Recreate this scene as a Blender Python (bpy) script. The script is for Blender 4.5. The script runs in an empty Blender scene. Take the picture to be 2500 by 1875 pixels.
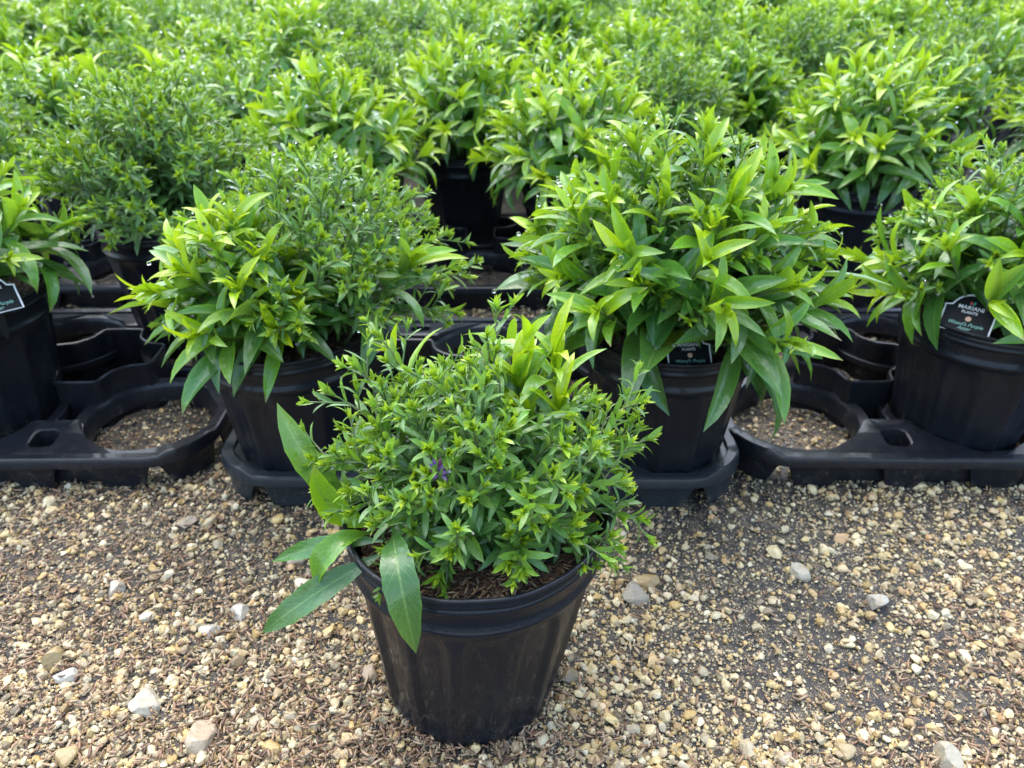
import bpy, math
import numpy as np
from mathutils import Vector, Matrix
R = math.radians
rng = np.random.default_rng(11)
sc = bpy.context.scene
COL = sc.collection

# ------------------------------------------------------------------ camera, sky, sun, exposure
CAM_Z = 0.474
cam_d = bpy.data.cameras.new('camera')
cam = bpy.data.objects.new('camera', cam_d); COL.objects.link(cam)
cam.location = (0, 0, CAM_Z); cam.rotation_euler = (R(90 - 29.9), 0, 0)
cam_d.lens = 27.04; cam_d.sensor_width = 36; cam_d.clip_start = 0.01; cam_d.clip_end = 500
cam_d.dof.use_dof = True; cam_d.dof.focus_distance = 0.452; cam_d.dof.aperture_fstop = 12.5
sc.camera = cam

SUN_EL, SUN_AZ = 62, 25          # high, behind the rows, a little to the left
w = bpy.data.worlds.new('World'); sc.world = w; w.use_nodes = True
nt = w.node_tree; nt.nodes.clear()
sky = nt.nodes.new('ShaderNodeTexSky'); sky.sky_type = 'NISHITA'; sky.sun_disc = False
sky.sun_elevation = R(SUN_EL); sky.sun_rotation = R(-SUN_AZ)
sky.air_density = 1.0; sky.dust_density = 1.6; sky.ozone_density = 1.0
bg = nt.nodes.new('ShaderNodeBackground'); bg.inputs['Strength'].default_value = 0.15
wo = nt.nodes.new('ShaderNodeOutputWorld')
nt.links.new(sky.outputs[0], bg.inputs[0]); nt.links.new(bg.outputs[0], wo.inputs[0])
sd = bpy.data.lights.new('sun', 'SUN'); sd.energy = 1.3; sd.angle = R(100); sd.color = (1, .975, .93)
so = bpy.data.objects.new('sun', sd); COL.objects.link(so)
so.rotation_euler = (R(-(90 - SUN_EL)), 0, R(SUN_AZ))     # light arrives from +y, slightly from -x
sc.view_settings.view_transform = 'Standard'; sc.view_settings.look = 'None'
sc.view_settings.gamma = 1; sc.view_settings.use_curve_mapping = False
sc.view_settings.exposure = 2.15
sc.render.engine = 'CYCLES'
sc.cycles.max_bounces = 7; sc.cycles.transparent_max_bounces = 4
sc.cycles.transmission_bounces = 5; sc.cycles.diffuse_bounces = 3; sc.cycles.glossy_bounces = 3
sc.cycles.caustics_reflective = False; sc.cycles.caustics_refractive = False

# ------------------------------------------------------------------ node helpers and materials
def new_mat(name):
    m = bpy.data.materials.new(name); m.use_nodes = True
    t = m.node_tree; t.nodes.clear()
    out = t.nodes.new('ShaderNodeOutputMaterial')
    return m, t, out
def N(t, typ, **kw):
    n = t.nodes.new(typ)
    for k, v in kw.items():
        if k in n.inputs: n.inputs[k].default_value = v
        else: setattr(n, k, v)
    return n
def L(t, a, b): t.links.new(a, b)
def math_n(t, op, a, b=None, c=None, clamp=False):
    n = t.nodes.new('ShaderNodeMath'); n.operation = op; n.use_clamp = clamp
    for i, v in enumerate((a, b, c)):
        if v is None: continue
        if isinstance(v, (int, float)): n.inputs[i].default_value = v
        else: L(t, v, n.inputs[i])
    return n.outputs[0]
def mix_c(t, f, a, b, blend='MIX'):
    n = t.nodes.new('ShaderNodeMix'); n.data_type = 'RGBA'; n.blend_type = blend
    for s, v in ((n.inputs[0], f), (n.inputs[6], a), (n.inputs[7], b)):
        if isinstance(v, (int, float)): s.default_value = v
        elif isinstance(v, tuple): s.default_value = (*v, 1) if len(v) == 3 else v
        else: L(t, v, s)
    return n.outputs[2]
def ramp(t, fac, stops, interp='LINEAR'):
    n = t.nodes.new('ShaderNodeValToRGB'); cr = n.color_ramp; cr.interpolation = interp
    while len(cr.elements) < len(stops): cr.elements.new(.5)
    for e, (p, c) in zip(cr.elements, stops): e.position = p; e.color = (*c, 1)
    L(t, fac, n.inputs[0]); return n.outputs[0]
def smooth(t, v, a, b):
    n = t.nodes.new('ShaderNodeMapRange'); n.interpolation_type = 'SMOOTHSTEP'
    L(t, v, n.inputs[0]); n.inputs[1].default_value = a; n.inputs[2].default_value = b
    return n.outputs[0]
def bump(t, h, strength, dist):
    n = N(t, 'ShaderNodeBump', Strength=strength, Distance=dist); L(t, h, n.inputs['Height']); return n.outputs[0]

def leaf_material(name, stops, rough, trans, edge):
    m, t, out = new_mat(name)
    at = N(t, 'ShaderNodeAttribute', attribute_name='luv'); sp = N(t, 'ShaderNodeSeparateXYZ'); L(t, at.outputs['Vector'], sp.inputs[0])
    u, v, tint = sp.outputs
    rn = N(t, 'ShaderNodeAttribute', attribute_name='rnd'); oi = N(t, 'ShaderNodeObjectInfo')
    rnd = math_n(t, 'FRACT', math_n(t, 'ADD', rn.outputs['Fac'], oi.outputs['Random']))
    au = math_n(t, 'ABSOLUTE', u)
    tc = N(t, 'ShaderNodeTexCoord')
    geo = N(t, 'ShaderNodeNewGeometry')
    nz = N(t, 'ShaderNodeTexNoise', Scale=130.0, Detail=3.0); L(t, geo.outputs['Position'], nz.inputs['Vector'])
    nz2 = N(t, 'ShaderNodeTexNoise', Scale=420.0, Detail=2.0); L(t, geo.outputs['Position'], nz2.inputs['Vector'])
    tt = math_n(t, 'ADD', tint, math_n(t, 'MULTIPLY', math_n(t, 'SUBTRACT', rnd, .5), .28))
    tt = math_n(t, 'ADD', tt, math_n(t, 'MULTIPLY', math_n(t, 'SUBTRACT', nz.outputs[0], .5), .25))
    tt = math_n(t, 'ADD', tt, math_n(t, 'MULTIPLY', smooth(t, au, .72, 1.0), edge))
    c = ramp(t, tt, stops)
    # midrib and side veins
    rib = math_n(t, 'SUBTRACT', 1.0, smooth(t, au, .03, .11))
    c = mix_c(t, math_n(t, 'MULTIPLY', rib, .4), c, (.26, .40, .12))
    vv = math_n(t, 'FRACT', math_n(t, 'SUBTRACT', math_n(t, 'MULTIPLY', v, 11.0), math_n(t, 'MULTIPLY', au, 2.2)))
    vein = math_n(t, 'SUBTRACT', 1.0, smooth(t, math_n(t, 'ABSOLUTE', math_n(t, 'SUBTRACT', vv, .5)), .02, .12))
    c = mix_c(t, math_n(t, 'MULTIPLY', vein, .16), c, (.2, .36, .1))
    # bronze tips on some young leaves
    tipm = math_n(t, 'MULTIPLY', smooth(t, v, .86, 1.0), smooth(t, rnd, .72, .8))
    c = mix_c(t, math_n(t, 'MULTIPLY', tipm, .6), c, (.20, .09, .07))
    hs = N(t, 'ShaderNodeHueSaturation', Saturation=1.05); L(t, c, hs.inputs['Color'])
    L(t, math_n(t, 'ADD', .485, math_n(t, 'MULTIPLY', rnd, .025)), hs.inputs['Hue'])
    L(t, math_n(t, 'ADD', .88, math_n(t, 'MULTIPLY', nz2.outputs[0], .24)), hs.inputs['Value'])
    col = hs.outputs[0]
    p = N(t, 'ShaderNodeBsdfPrincipled', IOR=1.5); L(t, col, p.inputs['Base Color'])
    wet = smooth(t, nz.outputs[0], .50, .60)
    L(t, math_n(t, 'SUBTRACT', math_n(t, 'ADD', rough - .06, math_n(t, 'MULTIPLY', nz2.outputs[0], .24)), math_n(t, 'MULTIPLY', wet, .22)), p.inputs['Roughness'])
    p.inputs['Specular IOR Level'].default_value = .62
    p.inputs['Coat Weight'].default_value = .35; p.inputs['Coat Roughness'].default_value = .08
    hgt = math_n(t, 'ADD', math_n(t, 'MULTIPLY', nz.outputs[0], .6), math_n(t, 'MULTIPLY', vein, -.12))
    hgt = math_n(t, 'ADD', hgt, math_n(t, 'MULTIPLY', nz2.outputs[0], .35))
    L(t, bump(t, hgt, .55, .0016), p.inputs['Normal'])
    tr = N(t, 'ShaderNodeBsdfTranslucent')
    L(t, mix_c(t, .45, col, (.34, .50, .03)), tr.inputs['Color'])
    mx = N(t, 'ShaderNodeMixShader'); mx.inputs[0].default_value = trans
    L(t, p.outputs[0], mx.inputs[1]); L(t, tr.outputs[0], mx.inputs[2]); L(t, mx.outputs[0], out.inputs[0])
    return m
M = {}
M['broad'] = leaf_material('broad_leaf', [(0, (.054, .155, .040)), (.35, (.090, .240, .038)), (.65, (.20, .39, .030)), (1, (.44, .57, .030))], .28, .34, .18)
M['fine'] = leaf_material('fine_leaf', [(0, (.078, .185, .058)), (.4, (.125, .280, .058)), (.7, (.27, .45, .040)), (1, (.50, .60, .040))], .34, .36, .08)

def simple(name, col, rough=.5, **kw):
    m, t, out = new_mat(name)
    p = N(t, 'ShaderNodeBsdfPrincipled'); p.inputs['Base Color'].default_value = (*col, 1); p.inputs['Roughness'].default_value = rough
    for k, v in kw.items(): p.inputs[k].default_value = v
    L(t, p.outputs[0], out.inputs[0]); return m
M['drop'] = simple('water', (1, 1, 1), .0, **{'Transmission Weight': 1.0, 'IOR': 1.33})
M['white'] = simple('white_print', (.8, .8, .78), .45)
M['ink_green'] = simple('green_print', (.22, .45, .36), .5)
M['ink_red'] = simple('red_print', (.5, .06, .05), .5)
M['ink_leaf'] = simple('leaf_print', (.05, .3, .2), .5)
M['ink_dot'] = simple('peach_print', (.72, .42, .27), .5)
M['card'] = simple('tag_card', (.010, .011, .012), .5, **{'Specular IOR Level': .15})
M['purple'] = simple('petal', (.25, .11, .42), .5)
M['magenta'] = simple('petal_dark', (.20, .03, .14), .5)

def stem_mat():
    m, t, out = new_mat('stem'); geo = N(t, 'ShaderNodeNewGeometry')
    nz = N(t, 'ShaderNodeTexNoise', Scale=60.0); L(t, geo.outputs['Position'], nz.inputs['Vector'])
    p = N(t, 'ShaderNodeBsdfPrincipled', Roughness=.5)
    L(t, ramp(t, nz.outputs[0], [(.35, (.09, .17, .05)), (.7, (.14, .15, .06))]), p.inputs['Base Color']); L(t, p.outputs[0], out.inputs[0])
    return m
M['stem'] = stem_mat()

def plastic(name, base, rough, dust):
    m, t, out = new_mat(name)
    tc = N(t, 'ShaderNodeTexCoord')
    n1 = N(t, 'ShaderNodeTexNoise', Scale=26.0, Detail=5.0, Roughness=.65); L(t, tc.outputs['Object'], n1.inputs['Vector'])
    mp = N(t, 'ShaderNodeMapping'); mp.inputs['Scale'].default_value = (1, 1, .12); L(t, tc.outputs['Object'], mp.inputs[0])
    n2 = N(t, 'ShaderNodeTexNoise', Scale=150.0, Detail=3.0); L(t, mp.outputs[0], n2.inputs['Vector'])
    n3 = N(t, 'ShaderNodeTexVoronoi', Scale=330.0); L(t, tc.outputs['Object'], n3.inputs['Vector'])
    n4 = N(t, 'ShaderNodeTexNoise', Scale=12.0); L(t, tc.outputs['Object'], n4.inputs['Vector'])
    speck = math_n(t, 'MULTIPLY', math_n(t, 'SUBTRACT', 1.0, smooth(t, n3.outputs['Distance'], .06, .16)), smooth(t, n4.outputs[0], .5, .62))
    d = math_n(t, 'MULTIPLY', smooth(t, n1.outputs[0], .42, .75), smooth(t, n2.outputs[0], .3, .7))
    c = mix_c(t, math_n(t, 'MULTIPLY', d, dust), base, (.075, .073, .072))
    c = mix_c(t, math_n(t, 'MULTIPLY', speck, .5), c, (.28, .26, .23))
    sp3 = N(t, 'ShaderNodeSeparateXYZ'); L(t, tc.outputs['Object'], sp3.inputs[0])
    n6 = N(t, 'ShaderNodeTexNoise', Scale=95.0, Detail=6.0, Roughness=.7); L(t, tc.outputs['Object'], n6.inputs['Vector'])
    spl = math_n(t, 'MULTIPLY', smooth(t, n6.outputs[0], .56, .68), math_n(t, 'SUBTRACT', 1.0, smooth(t, sp3.outputs[2], .004, .045)))
    c = mix_c(t, math_n(t, 'MULTIPLY', spl, .55), c, (.10, .085, .065))
    p = N(t, 'ShaderNodeBsdfPrincipled'); L(t, c, p.inputs['Base Color'])
    L(t, math_n(t, 'ADD', rough, math_n(t, 'MULTIPLY', n1.outputs[0], .25)), p.inputs['Roughness'])
    p.inputs['Coat Weight'].default_value = .30; p.inputs['Coat Roughness'].default_value = .05; p.inputs['Coat IOR'].default_value = 1.36; p.inputs['Specular IOR Level'].default_value = .18
    n5 = N(t, 'ShaderNodeTexNoise', Scale=700.0, Detail=2.0); L(t, tc.outputs['Object'], n5.inputs['Vector'])
    L(t, bump(t, math_n(t, 'ADD', n5.outputs[0], math_n(t, 'MULTIPLY', n1.outputs[0], 1.5)), .25, .0012), p.inputs['Normal'])
    L(t, p.outputs[0], out.inputs[0]); return m
M['pot'] = plastic('pot_plastic', (.0085, .0100, .0135), .22, .12)
M['tray'] = plastic('tray_plastic', (.0085, .0095, .0125), .20, .18)
M['tray_grey'] = plastic('weathered_tray_plastic', (.018, .023, .027), .22, .25)

def mineral(name, use_attr):
    m, t, out = new_mat(name)
    geo = N(t, 'ShaderNodeNewGeometry')
    if use_attr:
        a = N(t, 'ShaderNodeAttribute', attribute_name='scol'); c = a.outputs['Color']
    else:
        oi = N(t, 'ShaderNodeObjectInfo'); c = oi.outputs['Color']
    nz = N(t, 'ShaderNodeTexNoise', Scale=260.0, Detail=4.0, Roughness=.6); L(t, geo.outputs['Position'], nz.inputs['Vector'])
    nz2 = N(t, 'ShaderNodeTexNoise', Scale=70.0, Detail=2.0); L(t, geo.outputs['Position'], nz2.inputs['Vector'])
    c = mix_c(t, smooth(t, nz2.outputs[0], .55, .72), c, mix_c(t, .5, c, (.30, .19, .08)))
    c = mix_c(t, math_n(t, 'MULTIPLY', smooth(t, nz.outputs[0], .58, .72), .55), c, (.12, .095, .065))
    p = N(t, 'ShaderNodeBsdfPrincipled', Roughness=.42); L(t, c, p.inputs['Base Color'])
    L(t, bump(t, nz.outputs[0], .6, .0012), p.inputs['Normal']); L(t, p.outputs[0], out.inputs[0])
    return m
M['gravel'] = mineral('limestone_gravel', True); M['stone'] = mineral('limestone_stone', False)

def hull_mat():
    m, t, out = new_mat('rice_hull')
    a = N(t, 'ShaderNodeAttribute', attribute_name='scol')
    p = N(t, 'ShaderNodeBsdfPrincipled', Roughness=.45); L(t, a.outputs['Color'], p.inputs['Base Color'])
    L(t, p.outputs[0], out.inputs[0]); return m
M['hull'] = hull_mat()

def soil_mat():
    m, t, out = new_mat('potting_soil'); geo = N(t, 'ShaderNodeNewGeometry')
    v = N(t, 'ShaderNodeTexVoronoi', Scale=420.0); L(t, geo.outputs['Position'], v.inputs['Vector'])
    n = N(t, 'ShaderNodeTexNoise', Scale=110.0, Detail=5.0); L(t, geo.outputs['Position'], n.inputs['Vector'])
    p = N(t, 'ShaderNodeBsdfPrincipled', Roughness=.7)
    L(t, ramp(t, n.outputs[0], [(.3, (.02, .012, .008)), (.7, (.11, .055, .028))]), p.inputs['Base Color'])
    L(t, bump(t, v.outputs['Distance'], 1.0, .003), p.inputs['Normal']); L(t, p.outputs[0], out.inputs[0]); return m
M['soil'] = soil_mat()

def ground_mat():
    m, t, out = new_mat('weed_cloth_and_grit'); geo = N(t, 'ShaderNodeNewGeometry'); P = geo.outputs['Position']
    v = N(t, 'ShaderNodeTexVoronoi', Scale=260.0); L(t, P, v.inputs['Vector'])
    v2 = N(t, 'ShaderNodeTexVoronoi', Scale=620.0); L(t, P, v2.inputs['Vector'])
    big = N(t, 'ShaderNodeTexNoise', Scale=9.0, Detail=5.0, Roughness=.6); L(t, P, big.inputs['Vector'])
    fine = N(t, 'ShaderNodeTexNoise', Scale=90.0, Detail=5.0); L(t, P, fine.inputs['Vector'])
    base = ramp(t, fine.outputs[0], [(.35, (.016, .016, .016)), (.52, (.036, .030, .023)), (.70, (.105, .074, .044))])
    grit = ramp(t, v2.outputs['Color'], [(0, (.10, .08, .06)), (.5, (.30, .25, .17)), (1, (.52, .47, .38))])
    gm = math_n(t, 'MULTIPLY', math_n(t, 'SUBTRACT', 1.0, smooth(t, v2.outputs['Distance'], .22, .46)), smooth(t, fine.outputs[0], .40, .56))
    c = mix_c(t, math_n(t, 'MULTIPLY', gm, .8), base, grit)
    peb = ramp(t, v.outputs['Color'], [(0, (.14, .10, .07)), (.5, (.36, .30, .2)), (1, (.55, .5, .42))])
    pm = math_n(t, 'MULTIPLY', math_n(t, 'SUBTRACT', 1.0, smooth(t, v.outputs['Distance'], .2, .42)), smooth(t, big.outputs[0], .44, .58))
    c = mix_c(t, math_n(t, 'MULTIPLY', pm, .7), c, peb)
    p = N(t, 'ShaderNodeBsdfPrincipled', Roughness=.5); L(t, c, p.inputs['Base Color'])
    wv = N(t, 'ShaderNodeTexWave', Scale=190.0, Distortion=.6); L(t, P, wv.inputs['Vector'])
    h = math_n(t, 'ADD', math_n(t, 'ADD', math_n(t, 'MULTIPLY', gm, .5), pm), math_n(t, 'MULTIPLY', wv.outputs['Fac'], .18))
    L(t, bump(t, h, .8, .002), p.inputs['Normal']); L(t, p.outputs[0], out.inputs[0]); return m
M['ground'] = ground_mat()

# ------------------------------------------------------------------ mesh helpers
def mesh_np(name, V, F, mat, smooth_=True, attrs=None, sharp=0):
    """V (n,3); F: array (m,k) or list of such arrays"""
    me = bpy.data.meshes.new(name)
    Fs = F if isinstance(F, list) else [F]
    Fs = [np.asarray(f, np.int32) for f in Fs if len(f)]
    V = np.asarray(V, np.float32)
    nl = sum(f.size for f in Fs); nf = sum(len(f) for f in Fs)
    me.vertices.add(len(V)); me.vertices.foreach_set('co', V.ravel())
    me.loops.add(nl); me.loops.foreach_set('vertex_index', np.concatenate([f.ravel() for f in Fs]))
    cnt = np.concatenate([np.full(len(f), f.shape[1], np.int32) for f in Fs])
    me.polygons.add(nf); me.polygons.foreach_set('loop_start', np.concatenate([[0], np.cumsum(cnt)[:-1]]).astype(np.int32))
    me.polygons.foreach_set('use_smooth', np.full(nf, smooth_))
    me.update(calc_edges=True)
    if sharp: me.set_sharp_from_angle(angle=R(sharp))
    for k, a in (attrs or {}).items():
        a = np.asarray(a, np.float32)
        if k == 'scol':
            at = me.attributes.new(k, 'FLOAT_COLOR', 'POINT'); at.data.foreach_set('color', a.ravel())
        elif a.ndim == 2:
            at = me.attributes.new(k, 'FLOAT_VECTOR', 'POINT'); at.data.foreach_set('vector', a.ravel())
        else:
            at = me.attributes.new(k, 'FLOAT', 'POINT'); at.data.foreach_set('value', a.ravel())
    if mat: me.materials.append(mat)
    return me
def obj(name, me, parent=None, loc=None, rot=None):
    o = bpy.data.objects.new(name, me); COL.objects.link(o)
    if parent: o.parent = parent
    if loc is not None: o.location = loc
    if rot is not None: o.rotation_euler = rot
    return o
def thing(name, label, cat, loc=(0, 0, 0), group=None):
    o = obj(name, None, None, loc); o['label'] = label; o['category'] = cat
    o.empty_display_size = .02
    if group: o['group'] = group
    return o
def grid_faces(nu, nv, wrap=False):
    """faces for rows nv of nu points; wrap closes along u"""
    f = []
    for j in range(nv - 1):
        for i in range(nu if wrap else nu - 1):
            a = j * nu + i; b = j * nu + (i + 1) % nu
            f.append((a, b, b + nu, a + nu))
    return np.array(f)

# ------------------------------------------------------------------ leaves
def leaf_shape(kind, bend, fold, twist, wave, tint, asp):
    nseg, us = {'broad': (7, (-1, -.5, 0, .5, 1)), 'fine': (5, (-1, 0, 1)), 'bract': (3, (-1, 0, 1))}[kind]
    v = np.linspace(0, 1, nseg + 1)
    if kind == 'broad': wv = np.clip((v + .03) ** .85 * (1 - v) ** .88, 0, None); wv = wv / wv.max(); wv = np.maximum(wv, .10 * (1 - v))
    elif kind == 'fine': wv = (v + .04) ** .6 * (1 - v) ** .6; wv = wv / wv.max(); wv = np.maximum(wv, .16 * (1 - v))
    else: wv = np.array([.5, 1, .8, 0])
    y = [0]; z = [0]
    for i in range(nseg):
        a = -bend[0] + (bend[1] + bend[0]) * (i + .5) / nseg
        y.append(y[-1] + math.cos(a) / nseg); z.append(z[-1] - math.sin(a) / nseg)
    V = []; UV = []
    for i in range(nseg + 1):
        tw = twist * v[i]
        for u in us:
            h = asp * .5 * wv[i] * u
            zz = abs(h) * fold + wave * asp * wv[i] * math.sin(v[i] * 9 + (1.5 if u > 0 else 0)) * abs(u)
            V.append((h * math.cos(tw) - zz * math.sin(tw) * .5, y[i], z[i] + zz + h * math.sin(tw))); UV.append((u, v[i], tint))
    return np.array(V), np.array(UV), grid_faces(len(us), nseg + 1)
SHAPES = {}
BENDS = {'broad': [(.35, .5), (.2, .9), (.5, 1.1), (.0, .5), (.6, .2), (.1, 1.4)],
         'fine': [(.2, .4), (.3, .8), (.0, .3), (.4, .1)], 'bract': [(.3, -.3), (.1, .5)]}
for kind, bl in BENDS.items():
    for i, b in enumerate(bl):
        fo = rng.uniform(.25, .65); tw = rng.uniform(-.5, .5); wa = rng.uniform(.02, .09)
        asp = {'broad': rng.uniform(.18, .235), 'fine': rng.uniform(.17, .225), 'bract': .34}[kind]
        SHAPES[kind, i] = leaf_shape(kind, b, fo, tw, wa, 0, asp)
LEAF_MESH = {}
def leaf_mesh(kind, var, tint):
    q = int(round(np.clip(tint, 0, 1) * 5))
    if (kind, var, q) not in LEAF_MESH:
        V, UV, F = SHAPES[kind, var]; uv = UV.copy(); uv[:, 2] = q / 5
        LEAF_MESH[kind, var, q] = mesh_np('leaf_' + kind, V, F, M['broad' if kind == 'broad' else 'fine'], True,
                                          {'luv': uv, 'rnd': np.full(len(V), .5)})
    return LEAF_MESH[kind, var, q]

class Plant:
    """leaf list in plant-local coordinates (origin at the pot's base centre)"""
    def __init__(self, seed):
        self.r = np.random.default_rng(seed); self.leaves = []; self.stems = []
    def leaf(self, kind, pos, d, nrm, size, tint):
        d = d / np.linalg.norm(d); nrm = nrm - d * (nrm @ d)
        n = np.linalg.norm(nrm); nrm = nrm / n if n > 1e-6 else np.array([0, 0, 1.])
        x = np.cross(d, nrm); wsc = self.r.uniform(.85, 1.15)
        m = np.eye(4); m[:3, 0] = x * size * wsc; m[:3, 1] = d * size; m[:3, 2] = nrm * size; m[:3, 3] = pos
        self.leaves.append((kind, self.r.integers(len(BENDS[kind])), tint, size, m))
    def stem(self, p0, p1, p2, r0, r1, seg=6):
        self.stems.append((p0, p1, p2, r0, r1, seg))
    def bez(self, p0, p1, p2, t):
        p = (1 - t) ** 2 * p0 + 2 * t * (1 - t) * p1 + t * t * p2
        T = 2 * (1 - t) * (p1 - p0) + 2 * t * (p2 - p1)
        return p, T / np.linalg.norm(T)
    def frame(self, T, phi):
        a = np.array([1., 0, 0]) if abs(T[0]) < .8 else np.array([0, 1., 0])
        e1 = np.cross(T, a); e1 /= np.linalg.norm(e1); e2 = np.cross(T, e1)
        return math.cos(phi) * e1 + math.sin(phi) * e2
    def along(self, kind, p0, p1, p2, n, t0, t1, L0, L1, a0, a1, c0, c1, gravity=.0, pw=1.0):
        r = self.r; phi = r.uniform(0, 6.28)
        for i in range(n):
            s = i / max(1, n - 1); t = t0 + (t1 - t0) * s ** pw
            p, T = self.bez(p0, p1, p2, min(t, 1.0)); phi += 2.4 + r.normal(0, .25)
            P = self.frame(T, phi); a = a0 + (a1 - a0) * s + r.normal(0, .1)
            d = T * math.cos(a) + P * math.sin(a); d[2] -= gravity * (1 - s)
            nrm = T * math.sin(a) - P * math.cos(a) + np.array([0, 0, .35])
            size = (L0 + (L1 - L0) * s) * r.uniform(.78, 1.2)
            self.leaf(kind, p, d, nrm, size, np.clip(c0 + (c1 - c0) * s ** 1.6 + r.normal(0, .07), 0, 1))
    def fine_shoot(self, p0, p2, scale=1.0, side=4, nl=20, up=.35):
        r = self.r; ln = np.linalg.norm(p2 - p0)
        p1 = p0 + (p2 - p0) * .5 + np.array([0, 0, up * ln * .5]) + r.normal(0, .006, 3)
        self.stem(p0, p1, p2, .0013, .0007)
        self.along('fine', p0, p1, p2, nl, .18, .97, .027 * scale, .013 * scale, 1.25, .55, .12, .56, .1)
        self.tip(p2, self.bez(p0, p1, p2, 1.0)[1], scale, 15)
        for k in range(side):
            t = r.uniform(.55, .93); p, T = self.bez(p0, p1, p2, t)
            d = T * .75 + self.frame(T, r.uniform(0, 6.28)) * .75; d[2] += .25; d /= np.linalg.norm(d)
            l2 = r.uniform(.012, .026) * scale; q = p + d * l2
            self.stem(p, p + d * l2 * .5, q, .0007, .0005, 2)
            self.along('fine', p, p + d * l2 * .5, q, 5, .35, .95, .014 * scale, .010 * scale, 1.0, .5, .25, .65)
            self.tip(q, d, scale * .85, 9)
    def tip(self, q, T, scale, n):
        r = self.r; phi = r.uniform(0, 6)
        for i in range(n):
            phi += 2.4; s = i / n; a = .80 - .70 * s + r.normal(0, .10)
            P = self.frame(T, phi); d = T * math.cos(a) + P * math.sin(a)
            self.leaf('bract', q + T * (s * .004 - .002) * scale, d, T * math.sin(a) - P * math.cos(a), r.uniform(.0055, .0092) * scale * (1.1 - .3 * s), np.clip(.56 + .40 * s + r.normal(0, .1), 0, 1))
    def broad_shoot(self, p0, p2, nl=13, L0=.085, L1=.028, c0=.08, c1=.95, up=.35, t0=.25, sc_=1.0):
        r = self.r; ln = np.linalg.norm(p2 - p0)
        p1 = p0 + (p2 - p0) * .5 + np.array([0, 0, up * ln * .5]) + r.normal(0, .008, 3)
        self.stem(p0, p1, p2, .0019, .0012)
        self.along('broad', p0, p1, p2, nl, t0, .99, L0 * sc_, L1 * sc_, 1.35, .38, c0, c1, .15)
        p, T = self.bez(p0, p1, p2, 1.0)
        self.along('broad', p - T * .004, p, p + T * .004, 5, 0, 1, L1 * sc_ * .8, L1 * sc_ * .45, .55, .15, c1, min(1, c1 + .1))
    def dome(self, kind, n, cx, cy, rx, ry, z0, h, rlo=0., rhi=1., droop=.75, azc=None, azw=math.pi, **kw):
        r = self.r
        for k in range(n):
            fr = math.sqrt(rlo ** 2 + (rhi ** 2 - rlo ** 2) * (k + .5) / n) * r.uniform(.93, 1.05)
            az = k * 2.39996 + r.normal(0, .12)
            if azc is not None: az = azc + ((az % (2 * math.pi)) / math.pi - 1) * azw
            tip = np.array([cx + rx * fr * math.cos(az), cy + ry * fr * math.sin(az), z0 + h * (1 - droop * fr ** 2.2) * r.uniform(.9, 1.08)])
            b = np.array([cx * .5 + rx * .22 * fr * math.cos(az), cy * .5 + ry * .22 * fr * math.sin(az), z0 - .004])
            (self.fine_shoot if kind == 'fine' else self.broad_shoot)(b, tip, **kw)
    def skirt(self, n, cx, cy, r0, z0, size, azs=None, tint=.1):
        r = self.r
        for k in range(n):
            az = azs[k] if azs is not None else k * 2.39996 + r.normal(0, .2)
            o = np.array([math.cos(az), math.sin(az), 0])
            p = np.array([cx, cy, z0]) + o * r0 * r.uniform(.4, 1); p[2] += r.uniform(.0, .03)
            d = o + np.array([0, 0, r.uniform(.22, .75)])
            self.leaf('broad', p, d, np.array([0, 0, 1.]) + r.normal(0, .2, 3), size * r.uniform(.8, 1.2), tint + r.uniform(0, .2))

    def clear(self, a, b, rad):
        """leave a gap in the foliage along the line a-b (where a tag stands)"""
        u = (b - a) / np.linalg.norm(b - a); keep = []
        for l in self.leaves:
            m = l[4]; ok = True
            for f in (.3, .55, .8, 1.0):
                p = m[:3, 3] + m[:3, 1] * f - np.array([0, 0, .25 * f * f * l[3]]) - a; s = p @ u
                if -.01 < s and np.linalg.norm(p - u * s) < rad: ok = False
            if ok: keep.append(l)
        self.leaves = keep
        ends = [(q, (q[2] - a) @ u) for q in self.stems]
        self.stems = [q for q, s in ends if s < -.01 or np.linalg.norm(q[2] - a - u * s) > rad]
    def off_the_pot(self):
        """no leaf may pass through the pot's wall"""
        keep = []
        for l in self.leaves:
            if l[0] == 'broad' or l[4][2, 3] < .18:
                V = SHAPES[l[0], l[1]][0] @ l[4][:3, :3].T + l[4][:3, 3]; q = np.hypot(V[:, 0], V[:, 1]); z = V[:, 2]
                wall = np.where(z > .126, .083, .0590 + .145 * z)
                if np.any((z < .163) & (q < wall + .002) & ((q > wall - .007) | (z < .142))): continue
            keep.append(l)
        self.leaves = keep
    def foliage(self, name, parent, n_obj, view=np.array([0, -.8, .6])):
        """the largest outward leaves become single objects, the rest one mesh"""
        C = np.array([0, 0, .2]); sc_ = []
        for (kind, var, tint, size, m) in self.leaves:
            p = m[:3, 3] + m[:3, 1] * .6 - C
            vis = (p @ view) / .12; zf = abs(m[:3, 2] @ view) / size
            sc_.append((size + (.002 if kind == 'broad' else 0)) * (.35 + max(0, vis + .6)) * (.5 + .5 * zf))
        order = np.argsort(sc_)[::-1]; pick = set(order[:n_obj].tolist())
        for i in order[:n_obj]:
            kind, var, tint, size, m = self.leaves[i]
            o = bpy.data.objects.new('leaf', leaf_mesh(kind, var, tint)); COL.objects.link(o)
            o.parent = parent; o.matrix_local = Matrix(m.tolist())
        groups = {}
        for i, (kind, var, tint, size, m) in enumerate(self.leaves):
            if i not in pick: groups.setdefault((kind, var), []).append((m, tint))
        out = {'broad': [[], [], [], [], 0], 'fine': [[], [], [], [], 0]}
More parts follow.
